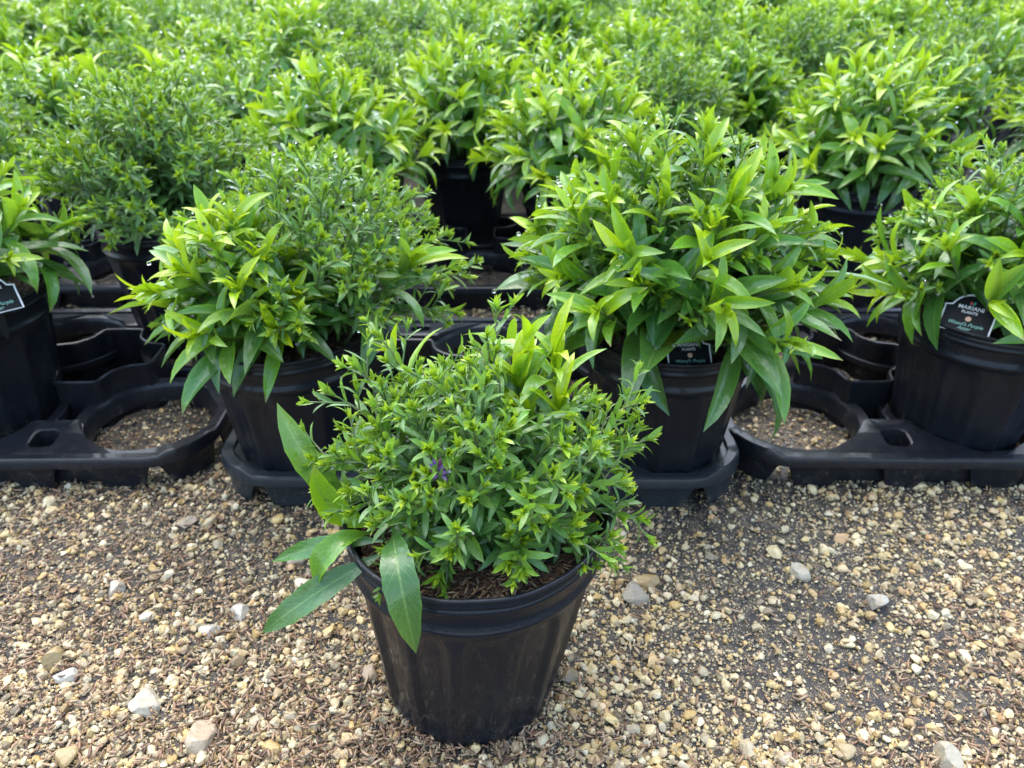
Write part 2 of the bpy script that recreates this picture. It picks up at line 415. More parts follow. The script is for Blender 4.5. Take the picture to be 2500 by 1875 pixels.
        for (kind, var), it in groups.items():
            V, UV, F = SHAPES[kind, var]; ms = np.array([a[0] for a in it]); tn = np.array([a[1] for a in it])
            W = np.einsum('nij,vj->nvi', ms[:, :3, :3], V) + ms[:, None, :3, 3]
            uv = np.repeat(UV[None], len(it), 0); uv[:, :, 2] = tn[:, None]
            rn = np.repeat(self.r.uniform(0, 1, len(it))[:, None], len(V), 1)
            b = out['broad' if kind == 'broad' else 'fine']
            fo = (F[None] + (np.arange(len(it)) * len(V))[:, None, None] + b[4]).reshape(-1, 4)
            b[0].append(W.reshape(-1, 3)); b[1].append(uv.reshape(-1, 3)); b[2].append(rn.ravel()); b[3].append(fo); b[4] += len(V) * len(it)
        for kind, (Vs, us, rs, fs, n) in out.items():
            if not n: continue
            me = mesh_np(name, np.concatenate(Vs), np.concatenate(fs), M[kind], True, {'luv': np.concatenate(us), 'rnd': np.concatenate(rs)})
            o = obj('foliage' if kind == 'broad' else 'fine_foliage', me, parent); o['kind'] = 'stuff'
        # stems
        V = []; F = []
        for (p0, p1, p2, r0, r1, seg) in self.stems:
            base = len(V)
            for i in range(seg + 1):
                p, T = self.bez(p0, p1, p2, i / seg); rad = r0 + (r1 - r0) * i / seg
                for k in range(5): V.append(p + self.frame(T, k * 2 * math.pi / 5) * rad)
            F.append(grid_faces(5, seg + 1, True) + base)
        if V:
            o = obj('stems', mesh_np(name + '_stems', np.array(V), np.concatenate(F), M['stem']), parent); o['kind'] = 'stuff'
    def drops(self, parent, n, rmin=.0007, rmax=.0023):
        """rain drops hanging at leaf tips and lying on blades of the upper leaves"""
        ico, fac = ICO1
        cand = [l for l in self.leaves if l[0] != 'bract' and l[4][2, 3] > .17]
        if not cand: return
        V = []; F = []; r = self.r
        for k in range(n):
            kind, var, tint, size, m = cand[r.integers(len(cand))]; Vs = SHAPES[kind, var][0]
            u = 5 if kind == 'broad' else 3
            i = len(Vs) - 1 - u // 2 if r.random() < .45 else r.integers(u, len(Vs))
            rad = r.uniform(rmin, rmax) * (1.0 if kind == 'broad' else .85)
            p = m[:3, :3] @ Vs[i] + m[:3, 3] + np.array([0, 0, rad * .55 * (1 if i < len(Vs) - u else -1)])
            F.append(fac + len(V) * len(ico)); V.append(ico * rad * np.array([1, 1, .85]) + p)
        o = obj('water_drops', mesh_np('drops', np.concatenate(V), np.concatenate(F), M['drop']), parent); o['kind'] = 'stuff'

def icosphere(sub):
    import bmesh
    bm = bmesh.new(); bmesh.ops.create_icosphere(bm, subdivisions=sub, radius=1)
    V = np.array([v.co[:] for v in bm.verts]); F = np.array([[v.index for v in f.verts] for f in bm.faces]); bm.free()
    return V, F
ICO0, ICO1, ICO2 = icosphere(1), icosphere(2), icosphere(3)
if len(ICO0[0]) != 12: print('ico', len(ICO0[0]))

# ------------------------------------------------------------------ pots
POT_R, POT_RB, POT_H = .0825, .0590, .162
def pot_mesh(warp=0.0, seed=0, seg=120):
    r = np.random.default_rng(seed)
    prof = [(.0, .004), (.040, .004), (.0560, .001), (.0590, .003), (.0600, .010)]
    def wall(z): return POT_RB + (.0762 - POT_RB) * (z / .128)
    prof += [(wall(z), z) for z in (.016, .03, .05, .07, .09, .104, .112, .118, .123)]
    prof += [(.0764, .127), (.0782, .1288), (.0797, .1312), (.0795, .1336), (.0775, .1356), (.0780, .140), (.0786, .1455),
             (.0790, .1478), (.0810, .1490), (.0816, .1507), (.0806, .1522), (.0800, .1533), (.0814, .1547), (.0818, .1559), (.0807, .1572), (.0810, .1584), (.0826, .1598), (.0830, .1612), (.0825, .1622),
             (.0812, .1624), (.0798, .1615), (.0793, .158), (.0775, .150), (.0745, .138), (.0735, .136)]
    V = []; ns = 13; ph = r.uniform(0, 6)
    for (rad, z) in prof:
        for k in range(seg):
            a = 2 * math.pi * k / seg; rr = rad
            if .008 < z < .126 and rad > .05:
                x = ((a * ns / (2 * math.pi) + ph) % 1.0) - .5         # moulded panels with round-shouldered tops
                e = abs(x) / .33; top = .122 - .016 * max(0, (e - .45) / .55) ** 2.2
                inside = 1 / (1 + math.exp(min(60, (e - 1) * 45))) * 1 / (1 + math.exp((z - top) * 900)) * min(1, max(0, (z - .004) / .012))
                rr -= .0034 * inside
            px, py, pz = rr * math.cos(a), rr * math.sin(a), z
            tt = (z / POT_H) ** 2
            if warp:
                pz += tt * (warp * .060 * px + warp * .0018 * math.sin(2 * a + 1.1) + (.0011 * warp * math.sin(7 * a) * math.exp(-((a - 4.75) / .45) ** 2) if z > .15 else 0))
                px += -.0085 * warp * (1 - z / POT_H); s = 1 + .012 * warp * math.cos(2 * a) * tt; px *= s; py *= s
                if z < .05: f = (1 - z / .05) * .0012 * warp; px += f * math.sin(5 * a); pz += f * .4 * math.sin(3 * a) if z > .006 else 0
            else:
                s = 1 + .008 * math.cos(2 * a + ph) * tt; px *= s; py *= s
            V.append((px, py, pz))
    return mesh_np('pot', V, grid_faces(seg, len(prof), True), M['pot'])
POT_A, POT_B, POT_MAIN = pot_mesh(0, 1, 104), pot_mesh(0, 2, 104), pot_mesh(1.0, 3, 208)

def soil_mesh(seed, warp=0.):
    r = np.random.default_rng(seed); V = []; seg = 40; rings = [0, .02, .04, .056, .068, .0765]
    for i, q in enumerate(rings):
        for k in range(seg):
            a = 2 * math.pi * k / seg; x, y = q * math.cos(a), q * math.sin(a)
            V.append((x, y, .1465 + (.004 * (1 - q / .0765)) + (r.normal(0, .0009) if i < 5 else 0) + warp * .05 * x))
    return mesh_np('soil', V, grid_faces(seg, len(rings), True), M['soil'])
SOIL = soil_mesh(1); SOIL_MAIN = soil_mesh(2, 1.0)

# ------------------------------------------------------------------ scattered grains (stones, hulls)
def rot_mats(n, r, tilt=1.0):
    a, b, c = r.uniform(0, 6.283, n), r.normal(0, .5 * tilt, n), r.normal(0, .5 * tilt, n)
    def rz(t): o = np.zeros((n, 3, 3)); o[:, 0, 0] = np.cos(t); o[:, 0, 1] = -np.sin(t); o[:, 1, 0] = np.sin(t); o[:, 1, 1] = np.cos(t); o[:, 2, 2] = 1; return o
    def rx(t): o = np.zeros((n, 3, 3)); o[:, 1, 1] = np.cos(t); o[:, 1, 2] = -np.sin(t); o[:, 2, 1] = np.sin(t); o[:, 2, 2] = np.cos(t); o[:, 0, 0] = 1; return o
    def ry(t): o = np.zeros((n, 3, 3)); o[:, 0, 0] = np.cos(t); o[:, 0, 2] = np.sin(t); o[:, 2, 0] = -np.sin(t); o[:, 2, 2] = np.cos(t); o[:, 1, 1] = 1; return o
    return rz(a) @ rx(b) @ ry(c)
def rough_shapes(base, k, r, amt):
    V, F = base; out = []
    for i in range(k):
        W = V.copy()
        for j in range(13):                                   # chop facets
            d = r.normal(0, 1, 3); d /= np.linalg.norm(d); h = r.uniform(.5, .86)
            s = W @ d; W = W - np.outer(np.clip(s - h, 0, None), d)
        W = W * (1 + r.normal(0, amt, len(W)))[:, None]
        W *= np.array([1, r.uniform(.65, .95), r.uniform(.5, .8)])
        out.append(W)
    return out, F
def scatter(shapes, F, pos, size, rots, cols, r):
    Vs, Fs, Cs = [], [], []; off = 0; ch = r.integers(len(shapes), size=len(pos))
    for s, W in enumerate(shapes):
        idx = np.where(ch == s)[0]
        if not len(idx): continue
        P = np.einsum('nij,vj->nvi', rots[idx], W) * size[idx][:, None, None] + pos[idx][:, None, :]
        Vs.append(P.reshape(-1, 3)); Fs.append((F[None] + (np.arange(len(idx)) * len(W))[:, None, None] + off).reshape(-1, F.shape[1]))
        Cs.append(np.repeat(cols[idx], len(W), 0)); off += len(idx) * len(W)
    return np.concatenate(Vs), np.concatenate(Fs), np.concatenate(Cs)
PAL = np.array([(.60, .56, .47), (.56, .50, .37), (.53, .44, .27), (.50, .38, .19), (.43, .33, .20), (.36, .33, .28), (.56, .46, .35), (.22, .19, .15), (.46, .32, .20), (.62, .60, .55)])
PALW = np.array([.17, .19, .15, .08, .08, .08, .10, .05, .04, .06])
def stone_cols(n, r):
    c = PAL[r.choice(len(PAL), n, p=PALW / PALW.sum())] * np.array([1.02, .915, .655]) * r.uniform(.72, 1.1, (n, 1)); return np.concatenate([np.clip(c, 0, .8), np.ones((n, 1))], 1)
HPAL = np.array([(.29, .170, .090), (.22, .12, .062), (.35, .23, .13), (.12, .065, .038), (.38, .27, .16)])
def hull_cols(n, r):
    c = HPAL[r.integers(len(HPAL), size=n)] * r.uniform(.7, 1.15, (n, 1)); return np.concatenate([c, np.ones((n, 1))], 1)
def hull_shapes(k, r):
    out = []
    for i in range(k):
        b = r.uniform(-.18, .18); V = [(-1, 0, b)]
        for x, s in ((-.4, 1), (.45, .9)):
            for a in (0, 1.57, 3.14, 4.71): V.append((x, (.21 * s) * math.cos(a), .13 * s * math.sin(a) - b * .6))
        V.append((1, 0, b)); out.append(np.array(V))
    F = []
    for k in range(4):
        n = (k + 1) % 4
        F += [(0, 1 + n, 1 + k), (1 + k, 1 + n, 5 + n), (1 + k, 5 + n, 5 + k), (9, 5 + k, 5 + n)]
    return out, np.array(F)
def noise2(x, y, seed):
    r = np.random.default_rng(seed); s = 0
    for k in range(10):
        f = r.uniform(5, 26); a = r.uniform(0, 6.28); s = s + np.sin((x * math.cos(a) + y * math.sin(a)) * f + r.uniform(0, 6.28)) * 6 / (f + 4)
    return s

# ------------------------------------------------------------------ ground
gv = []; S = 150
g = obj('ground', mesh_np('ground', [(-S, -S, 0), (S, -S, 0), (S, S, 0), (-S, S, 0)], np.array([(0, 1, 2, 3)]), M['ground']))
g['kind'] = 'structure'; g['label'] = 'gravel and brown rice hulls over black weed cloth'

r = np.random.default_rng(5)
def region(n):                                    # points concentrated where the gravel shows
    y = .27 + .85 * r.random(n) ** 1.7; x = (r.random(n) * 2 - 1) * (.13 + .80 * y)
    return x, y
def dens_dark(x, y):                              # bare cloth at the near right, thicker gravel on the left and along the trays
    return np.clip(.72 + .30 * noise2(x, y, 3) - .34 * np.exp(-(((x - .24) / .15) ** 2 + ((y - .40) / .06) ** 2)), .36, 1)
# fine and middle gravel
OCT = (np.array([(1, 0, 0), (-1, 0, 0), (0, 1, 0), (0, -1, 0), (0, 0, 1), (0, 0, -1)], float), np.array([(0, 2, 4), (2, 1, 4), (1, 3, 4), (3, 0, 4), (2, 0, 5), (1, 2, 5), (3, 1, 5), (0, 3, 5)]))
for name, n, base, lo, hi, k in (('grit', 60000, OCT, .0006, .0014, 6), ('fine_gravel', 62000, ICO0, .0010, .0028, 8), ('gravel', 12500, ICO1, .0022, .0056, 10)):
    x, y = region(n); keep = r.random(n) < (dens_dark(x, y) if name != 'grit' else .8); x, y = x[keep], y[keep]; n = len(x)
    size = lo + (hi - lo) * r.random(n) ** 1.8
    shp, F = rough_shapes(base, k, r, .05)
    pos = np.stack([x, y, size * r.uniform(.0, .55, n) + .0004], 1)
    V, Fa, C = scatter(shp, F, pos, size, rot_mats(n, r, .6), stone_cols(n, r), r)
    o = obj(name, mesh_np(name, V, Fa, M['gravel'], False, {'scol': C}), g); o['kind'] = 'stuff'
# rice hulls
n = 30000; x, y = region(n)
hd = np.clip(.45 + .42 * noise2(x, y, 8) + .30 * (x < -.03) - .22 * (x > .1) + .3 * np.exp(-((y - .60) / .05) ** 2), .12, 1)
keep = r.random(n) < hd; x, y = x[keep], y[keep]; n = len(x)
HS, HF = hull_shapes(6, r)
pos = np.stack([x, y, r.uniform(.0010, .0062, n)], 1)
V, Fa, C = scatter(HS, HF, pos, r.uniform(.0026, .0056, n), rot_mats(n, r, .45), hull_cols(n, r), r)
o = obj('rice_hulls', mesh_np('rice_hulls', V, Fa, M['hull'], True, {'scol': C}), g); o['kind'] = 'stuff'
# stones one can pick out singly
SH2, F2 = rough_shapes(ICO1, 10, r, .035)
SH3, F3 = rough_shapes(ICO2, 8, r, .022)
ST = [mesh_np('stone', v, F2, M['stone'], False) for v in SH2]
ST3 = [mesh_np('stone', v, F3, M['stone'], False) for v in SH3]
BIG = [  # x, y, radius, colour index
    (-.2615, .3635, .0135, 0), (-.3055, .5595, .0120, 6), (-.3330, .4735, .0100, 9), (-.2127, .3348, .0130, 6), (-.3490, .4000, .0115, 3),
    (-.3310, .3850, .0105, 9), (-.1795, .3455, .0085, 1), (-.2985, .3220, .0105, 3), (.1025, .4690, .0135, 5), (.1130, .4830, .0125, 3),
    (.3000, .4600, .0115, 9), (.2480, .4940, .0100, 0), (.2890, .3180, .0130, 0), (.1815, .3190, .0085, 6), (.1590, .3270, .0080, 1), (.2240, .3265, .0085, 2),
    (-.1060, .4600, .0085, 9), (-.2400, .4300, .0095, 9), (-.2200, .4470, .0105, 9), (-.1900, .5100, .0085, 1), (-.1060, .3900, .0095, 6), (.0820, .3420, .0070, 1)]
for i, (bx, by, br, ci) in enumerate(BIG):
    o = obj('stone', ST3[i % 8], g, (bx, by, br * .18), (r.normal(0, .25), r.normal(0, .25), r.uniform(0, 6.28))); o.scale = (br,) * 3
    o.color = (*(PAL[ci] * np.array([.66, .62, .53]) * r.uniform(.85, 1.05)), 1)
cnt = 0; placed = [(b[0], b[1], b[2]) for b in BIG]
while cnt < 258:
    y_ = .26 + .40 * r.random() ** 1.2; x_ = (r.random() * 2 - 1) * (.10 + .80 * y_)
    br = .0042 + .0046 * r.random() ** 2
    if (x_ + .03) ** 2 + (y_ - .389) ** 2 < (.0574 + br * .6) ** 2 or any((x_ - a) ** 2 + (y_ - b) ** 2 < (c + br) ** 2 * .9 for a, b, c in placed): continue
    if r.random() > dens_dark(np.array([x_]), np.array([y_]))[0] + .15: continue
    placed.append((x_, y_, br)); cnt += 1
    o = obj('stone', ST[r.integers(10)], g, (x_, y_, br * .25), (r.normal(0, .3), r.normal(0, .3), r.uniform(0, 6.28))); o.scale = (br,) * 3
    o.color = tuple(stone_cols(1, r)[0])

# ------------------------------------------------------------------ carrying trays
PITCH = .178
def sweep(path, nrm, profs):
    """path (n,2) closed, nrm (n,2) outward, profs: list of (offset array or value, z array or value)"""
    n = len(path); V = []
    for off, z in profs:
        off = np.broadcast_to(off, n); z = np.broadcast_to(z, n)
        V.append(np.column_stack([path + nrm * off[:, None], z]))
    return np.concatenate(V), grid_faces(n, len(profs), True)
def round_rect(x0, x1, y0, y1, rad, step=.006):
    pts = []; nr = []
    for cx, cy, a0 in ((x1 - rad, y0 + rad, -90), (x1 - rad, y1 - rad, 0), (x0 + rad, y1 - rad, 90), (x0 + rad, y0 + rad, 180)):
        for k in range(11):
            a = R(a0 + 9 * k); pts.append((cx + rad * math.cos(a), cy + rad * math.sin(a))); nr.append((math.cos(a), math.sin(a)))
    P, Q = [], []
    for i in range(len(pts)):
        a, b = np.array(pts[i]), np.array(pts[(i + 1) % len(pts)]); d = np.linalg.norm(b - a); m = max(1, int(d / step))
        for k in range(m):
            s = k / m; P.append(a + (b - a) * s); q = np.array(nr[i]) * (1 - s) + np.array(nr[(i + 1) % len(pts)]) * s; Q.append(q / np.linalg.norm(q))
    return np.array(P), np.array(Q)
def tray_meshes(mat, nc=3, nr=2):
    w0, w, d = nc * PITCH / 2, nc * PITCH / 2 - .011, nr * PITCH; out = []
    P, Q = round_rect(-w, w, 0, d, .060)
    # rim: rolled lip, skirt with feet
    ctr = np.array([0, d / 2]); ph = np.where(np.abs(Q[:, 1]) > .5, P[:, 0] / PITCH + .5 * (nc % 2 == 0), P[:, 1] / PITCH)
    fr = np.abs((ph % 1.0) - .5); corner = (np.abs(np.abs(Q[:, 0]) - .7) < .28)
    gap = np.clip((.14 - np.abs(fr - .24)) / .03, 0, 1)             # openings in the skirt between the feet
    zb = np.where(corner, .001, .001 + .0225 * gap)
    lift = np.where(corner, .004, 0)
    V, F = sweep(P, Q, [(-.0100, .022), (-.0096, .0350 + lift), (-.0088, .0358 + lift), (-.0005, .0362 + lift), (.0012, .0352 + lift), (.0024, .0325 + lift), (.0030, .0262), (.0024, .0252), (.0006, .0250), (-.0004, np.minimum(.0245, zb + .020)), (-.0014, zb), (-.0035, zb), (-.0035, .0245)])
    out.append(('rim', mesh_np('tray_rim', V, F, mat, sharp=32)))
    # cell rings
    a = np.linspace(0, 2 * math.pi, 48, endpoint=False); C = np.column_stack([np.cos(a), np.sin(a)])
    V, F = sweep(C * 0, C, [(.0648, .010), (.0668, .0265), (.0675, .0285), (.0690, .0312), (.0790, .0322), (.0800, .0310), (.0800, .0240)])
    ring = mesh_np('cell_ring', V, F, mat, sharp=32)
    for i in range(nc):
        for j in range(nr): out.append(('cell_ring', ring, (-w0 + PITCH * (i + .5), PITCH * (j + .5), 0), 0))
    # hand-hole webs between the cells along the edges
    c0 = np.array([0, .034]); th = np.linspace(0, 2 * math.pi, 44, endpoint=False); outer = []
    for t_ in th:
        dd = np.array([math.cos(t_), math.sin(t_)]); s = 0
        while s < .09:
            q = c0 + dd * s
            if q[1] < .010 or q[1] > .064 or min(np.linalg.norm(q - np.array([sg * PITCH / 2, PITCH / 2])) for sg in (-1, 1)) < .0700: break
            s += .0006
        outer.append(c0 + dd * s)
    outer = np.array(outer); hx, hy, e = .0125, .0120, 4.
    inner = c0 + np.array([(0, .002)]) + np.array([[math.copysign(abs(math.cos(t_)) ** (2 / e), math.cos(t_)) * hx, math.copysign(abs(math.sin(t_)) ** (2 / e), math.sin(t_)) * hy] for t_ in th])
    zf = lambda q: .0330 + .16 * np.clip(q[:, 1] - .010, 0, None)
    mid = outer + (c0 - outer) / np.linalg.norm(outer - c0, axis=1)[:, None] * .0022
    mi = inner + (inner - c0) / np.linalg.norm(inner - c0, axis=1)[:, None] * .0018
    rows = [np.column_stack([outer, outer[:, 0] * 0 + .001]), np.column_stack([outer, zf(outer) - .0015]), np.column_stack([mid, zf(mid)]), np.column_stack([mi, zf(mi)]), np.column_stack([inner, zf(inner) - .0015]), np.column_stack([inner, zf(inner) - .022])]
    web = mesh_np('hand_hole_web', np.concatenate(rows), grid_faces(44, 6, True), mat, sharp=38)
    for i in range(1, nc):
        out.append(('hand_hole_web', web, (-w0 + PITCH * i, 0, 0), 0)); out.append(('hand_hole_web', web, (-w0 + PITCH * i, d, 0), math.pi))
    for j in range(1, nr):
        out.append(('hand_hole_web', web, (-w, PITCH * j, 0), -math.pi / 2)); out.append(('hand_hole_web', web, (w, PITCH * j, 0), math.pi / 2))
    # hollow star-shaped posts between four cells
    arm = [(.066, -.021), (.0668, 0), (.066, .021), (.0625, .0245), (.055, .0262), (.047, .0280), (.0405, .0315), (.036, .036), (.0315, .0405), (.0280, .047), (.0262, .055), (.0245, .0625)]
    O = np.array([(x * math.cos(q) - y * math.sin(q), x * math.sin(q) + y * math.cos(q)) for q in (0, math.pi / 2, math.pi, 1.5 * math.pi) for x, y in arm])
    T = np.roll(O, -1, 0) - np.roll(O, 1, 0); Nn = np.column_stack([T[:, 1], -T[:, 0]]); Nn /= np.linalg.norm(Nn, axis=1)[:, None]
    V, F = sweep(O, Nn, [(.0035, .0005), (.0, .052), (.0012, .0555), (.0012, .0575), (.0002, .0590), (-.0018, .0585), (-.0026, .056), (-.0024, .052), (.0010, .004)])
    post = mesh_np('divider_post', V, F, mat, sharp=30)
    for i in range(1, nc):
        for j in range(1, nr): out.append(('divider_post', post, (-w0 + PITCH * i, PITCH * j, 0), 0))
    return out
TR_A, TR_B = tray_meshes(M['tray']), tray_meshes(M['tray_grey'])
def place_tray(parts, loc, rz, label):
    t = thing('carrying_tray', label, 'plant tray', loc, 'black plastic carrying trays'); t.rotation_euler.z = R(rz)
    for p in parts: obj(p[0], p[1], t, p[2] if len(p) > 2 else None, (0, 0, p[3]) if len(p) > 2 else None)
place_tray(TR_B, (-.032, .582, .002), -.4, 'greyish plastic tray in the middle of the front row, under two plants')
place_tray(TR_A, (-.562, .610, .002), 1.0, 'black plastic tray at the left of the front row with an empty round cell')
place_tray(TR_A, (.478, .612, .002), -.8, 'black plastic tray at the right of the front row holding a tagged plant')
place_tray(TR_A, (-.050, 1.040, .002), .6, 'dark plastic tray seen through the gap behind the middle front tray')
place_tray(TR_A, (-.600, 1.045, .002), -.5, 'shaded black tray behind the left front tray')
place_tray(TR_A, (.505, 1.045, .002), .5, 'shaded black tray behind the right front tray')

# ------------------------------------------------------------------ plants
def add_pot(root, pm, soil, hulls=0, seed=0, warp=0.):
    pot = obj('pot', pm, root); obj('soil', soil, root)
    if warp: pot.scale = (1.03, 1.03, 1)
    if hulls:
        r = np.random.default_rng(seed); q = np.sqrt(r.random(hulls)) * .0755; a = r.uniform(0, 6.283, hulls); x, y = q * np.cos(a), q * np.sin(a)
        pos = np.stack([x, y, .1475 + .004 * (1 - q / .0765) + warp * .05 * x + r.uniform(0, .0022, hulls)], 1); cols = hull_cols(hulls, r); cols[:, :3] *= .62
        V, Fa, C = scatter(HS, HF, pos, r.uniform(.0026, .0042, hulls), rot_mats(hulls, r, .35), cols, r)
        o = obj('rice_hull_mulch', mesh_np('rice_hull_mulch', V, Fa, M['hull'], True, {'scol': C}), root); o['kind'] = 'stuff'
GROUP = 'potted asters lined up in the trays'
A3 = lambda *v: np.array(v, float)

# --- the plant standing alone in front
MX, MY = -.0215, .389
main = thing('potted_aster', 'small bushy aster standing alone on the gravel in front of the trays', 'potted plant', (MX, MY, 0))
add_pot(main, POT_MAIN, SOIL_MAIN, 1700, 3, 1.0)
P = Plant(21); Z0 = .150
P.dome('fine', 60, .004, .010, .100, .084, Z0, .100, rlo=.0, rhi=1.0, droop=.72, scale=1.15, side=3, nl=20)
for tip, sc_ in (((.012, .060, .272), 1.1), ((-.062, .050, .255), 1.05), ((-.090, .020, .232), 1.0), ((.098, .020, .226), 1.1), ((.106, .010, .205), 1.05), ((.098, -.026, .172), .95), ((.082, -.044, .166), .9),
               ((-.020, -.060, .158), 1.0), ((-.045, -.050, .165), 1.0), ((.026, -.046, .174), 1.4), ((.070, -.045, .165), .95), ((-.098, -.005, .200), 1.0), ((-.075, .030, .245), 1.0)):
    P.fine_shoot(A3(tip[0] * .25, tip[1] * .25 + .008, Z0), A3(*tip), sc_ * 1.08, 3, 18)
P.clear(A3(.042, .040, .236), A3(-MX, -MY, CAM_Z), .026)
for q, n_, l_ in (((.026, .040, .228), 10, .052), ((.050, .050, .234), 10, .048), ((.052, .028, .214), 8, .042), ((.030, .026, .206), 7, .040)):
    q = A3(*q); T_ = A3(.25 * (q[0] > .06), -.12, 1); T_ /= np.linalg.norm(T_)
    P.stem(A3(.03, .04, Z0), A3(.03, .045, .19), q, .0018, .0014)
    P.along('broad', q - T_ * .018, q - T_ * .006, q + T_ * .006, n_, 0, 1, l_ * 1.15, l_ * .85, .85, .18, .62, 1.0)
P.broad_shoot(A3(-.03, .06, Z0), A3(-.058, .080, .224), nl=5, L0=.045, L1=.034, c0=.5, c1=.95, t0=.6)
P.broad_shoot(A3(.01, .07, Z0), A3(.02, .095, .220), nl=5, L0=.055, L1=.040, c0=.2, c1=.6, t0=.5)

def hero_leaf(parent, p0, p1, p2, width, nrm, tint, fold=.35, nseg=14, wave=.10, seed=0):
    """one long leaf swept along a curve from its stalk p0 to its tip p2"""
    p0, p1, p2, nrm = (np.array(q, float) for q in (p0, p1, p2, nrm)); us = (-1, -.55, 0, .55, 1); V = []; UV = []
    r = np.random.default_rng(seed)
    for i in range(nseg + 1):
        t = i / nseg; p = (1 - t) ** 2 * p0 + 2 * t * (1 - t) * p1 + t * t * p2
        T = 2 * (1 - t) * (p1 - p0) + 2 * t * (p2 - p1); T /= np.linalg.norm(T)
        n = nrm - T * (nrm @ T); n /= np.linalg.norm(n); x = np.cross(T, n)
        wv = (t + .01) ** 1.25 * (1 - t) ** .98 / .2105; wv = max(wv, .14 * (1 - t))
        for u in us:
            h = width * .5 * wv * u; wob = wave * width * wv * abs(u) * math.sin(t * 13 + seed + (1.3 if u > 0 else 0))
            ser = 1 + (.035 * (-1) ** i if abs(u) == 1 else 0)
            V.append(p + x * h * ser + n * (abs(h) * fold + wob)); UV.append((u, t, tint))
    o = obj('leaf', mesh_np('long_leaf', V, grid_faces(5, nseg + 1), M['broad'], True, {'luv': np.array(UV), 'rnd': np.full(len(V), r.uniform(.1, .65))}), parent)
    return o
#            stalk                    bend                    tip                   width  normal        tint
hero_leaf(main, (-.0538, -.039, .157), (-.0985, -.0615, .1435), (-.1327, -.054, .104), .0165, (.1, -.55, .85), .05, .25, seed=1)
hero_leaf(main, (-.0506, -.029, .169), (-.0359, -.109, .214), (-.0325, -.089, .126), .0185, (.12, -1, .45), .04, .18, seed=2, wave=.07)
hero_leaf(main, (-.057, -.030, .157), (-.0927, -.021, .1515), (-.1387, -.004, .116), .012, (0, -.6, .8), .12, .3, seed=3)
hero_leaf(main, (-.066, -.024, .1585), (-.0896, -.0515, .1783), (-.096, -.049, .137), .0135, (-.3, -.75, .65), .42, .5, seed=4)
hero_leaf(main, (-.072, -.004, .150), (-.1065, -.0015, .185), (-.1215, .011, .231), .0170, (.25, -.9, .3), .30, .35, seed=5)
hero_leaf(main, (-.062, -.012, .155), (-.102, -.012, .160), (-.097, -.014, .203), .0165, (.55, -.75, .2), .62, .6, seed=6)
hero_leaf(main, (.020, .045, .200), (.010, .038, .235), (-.008, .026, .236), .022, (.1, -.7, .6), .22, .2, seed=7)
hero_leaf(main, (.035, .048, .205), (.028, .040, .232), (.004, .030, .226), .024, (-.1, -.8, .5), .12, .2, seed=8)
hero_leaf(main, (.050, .030, .196), (.042, .012, .208), (.030, -.004, .180), .020, (-.1, -.8, .6), .18, .25, seed=9)
P.foliage('main_foliage', main, 288); P.drops(main, 260, .0004, .0010)
# small half-hidden purple flower
fl = obj('flower', None, main, (-.021, -.034, .211)); fl.rotation_euler = (R(35), R(12), 0); fl.empty_display_size = .01
pv, puv, pf = leaf_shape('fine', (.1, .9), .3, .1, .05, 0, .24)
pet = mesh_np('petal', pv, pf, M['purple']); pet2 = mesh_np('petal', pv, pf, M['magenta'])
for k in range(11):
    o = obj('petal', pet if k % 3 else pet2, fl); o.scale = (.010,) * 3; o.rotation_euler = (R(48 + 10 * (k % 3)), 0, k * .571)
cv, cf = ICO1; obj('flower_centre', mesh_np('flower_centre', cv * np.array([.0026, .0026, .0016]), cf, M['magenta']), fl)

# --- the plants in the trays
def build(seed, spec):
    P = Plant(seed)
    for s in spec:
        s = dict(s); fn = s.pop('fn'); getattr(P, fn)(*s.pop('a', ()), **s)
    return P
def D(kind, n, rx, h, **kw): return dict(fn='dome', kind=kind, n=n, cx=kw.pop('cx', 0), cy=kw.pop('cy', 0), rx=rx, ry=kw.pop('ry', rx), z0=.150, h=h, **kw)
def SK(n, size, **kw): return dict(fn='skirt', n=n, cx=kw.pop('cx', 0), cy=kw.pop('cy', 0), r0=.035, z0=.158, size=size, **kw)
SPEC = {
    'left_front': [D('broad', 24, .125, .15, L0=.1), D('fine', 12, .09, .15, cy=.02), SK(9, .095)],
    'mixed_light': [D('fine', 62, .140, .160, cx=.035, cy=.03, scale=1.28), D('broad', 20, .070, .122, cx=-.030, cy=-.040, c0=.2, c1=1., L0=.085, L1=.036), D('broad', 1, .02, .12, cx=.105, cy=-.03, L0=.09, L1=.05, c1=.8), SK(22, .108, cx=.0, cy=-.01)],
    'large_leafy': [D('broad', 46, .145, .168, L0=.100, L1=.040, c0=.04, c1=.78, droop=.68), D('fine', 40, .140, .185, cy=.01, scale=1.25, rhi=.95), SK(30, .132)],
    'right_mixed': [D('broad', 26, .125, .125, c1=.9, L0=.095, L1=.036), D('fine', 34, .12, .16, cx=.01, cy=.03, scale=1.2), SK(9, .088)],
    'fine_bush': [D('fine', 92, .150, .170, scale=1.32), D('broad', 6, .10, .19, cy=.05, L0=.07, L1=.045, c0=.4)],
    'broad_bright': [D('broad', 42, .145, .160, L0=.088, L1=.036, c0=.12, c1=1.0), SK(14, .10)],
    'broad_upright': [D('broad', 34, .135, .175, L0=.086, L1=.040, c0=.15, c1=.95), D('fine', 8, .10, .17), SK(12, .095)],
    'fine_dense': [D('fine', 76, .150, .17, scale=1.4), D('broad', 9, .12, .165, L0=.07, c0=.3), SK(12, .09)],
    'half_half': [D('broad', 18, .135, .165, cx=.03, c0=.15, c1=1.0), D('fine', 26, .13, .17, cx=-.03, scale=1.25), SK(10, .09)],
}
POTS = (POT_A, POT_B)
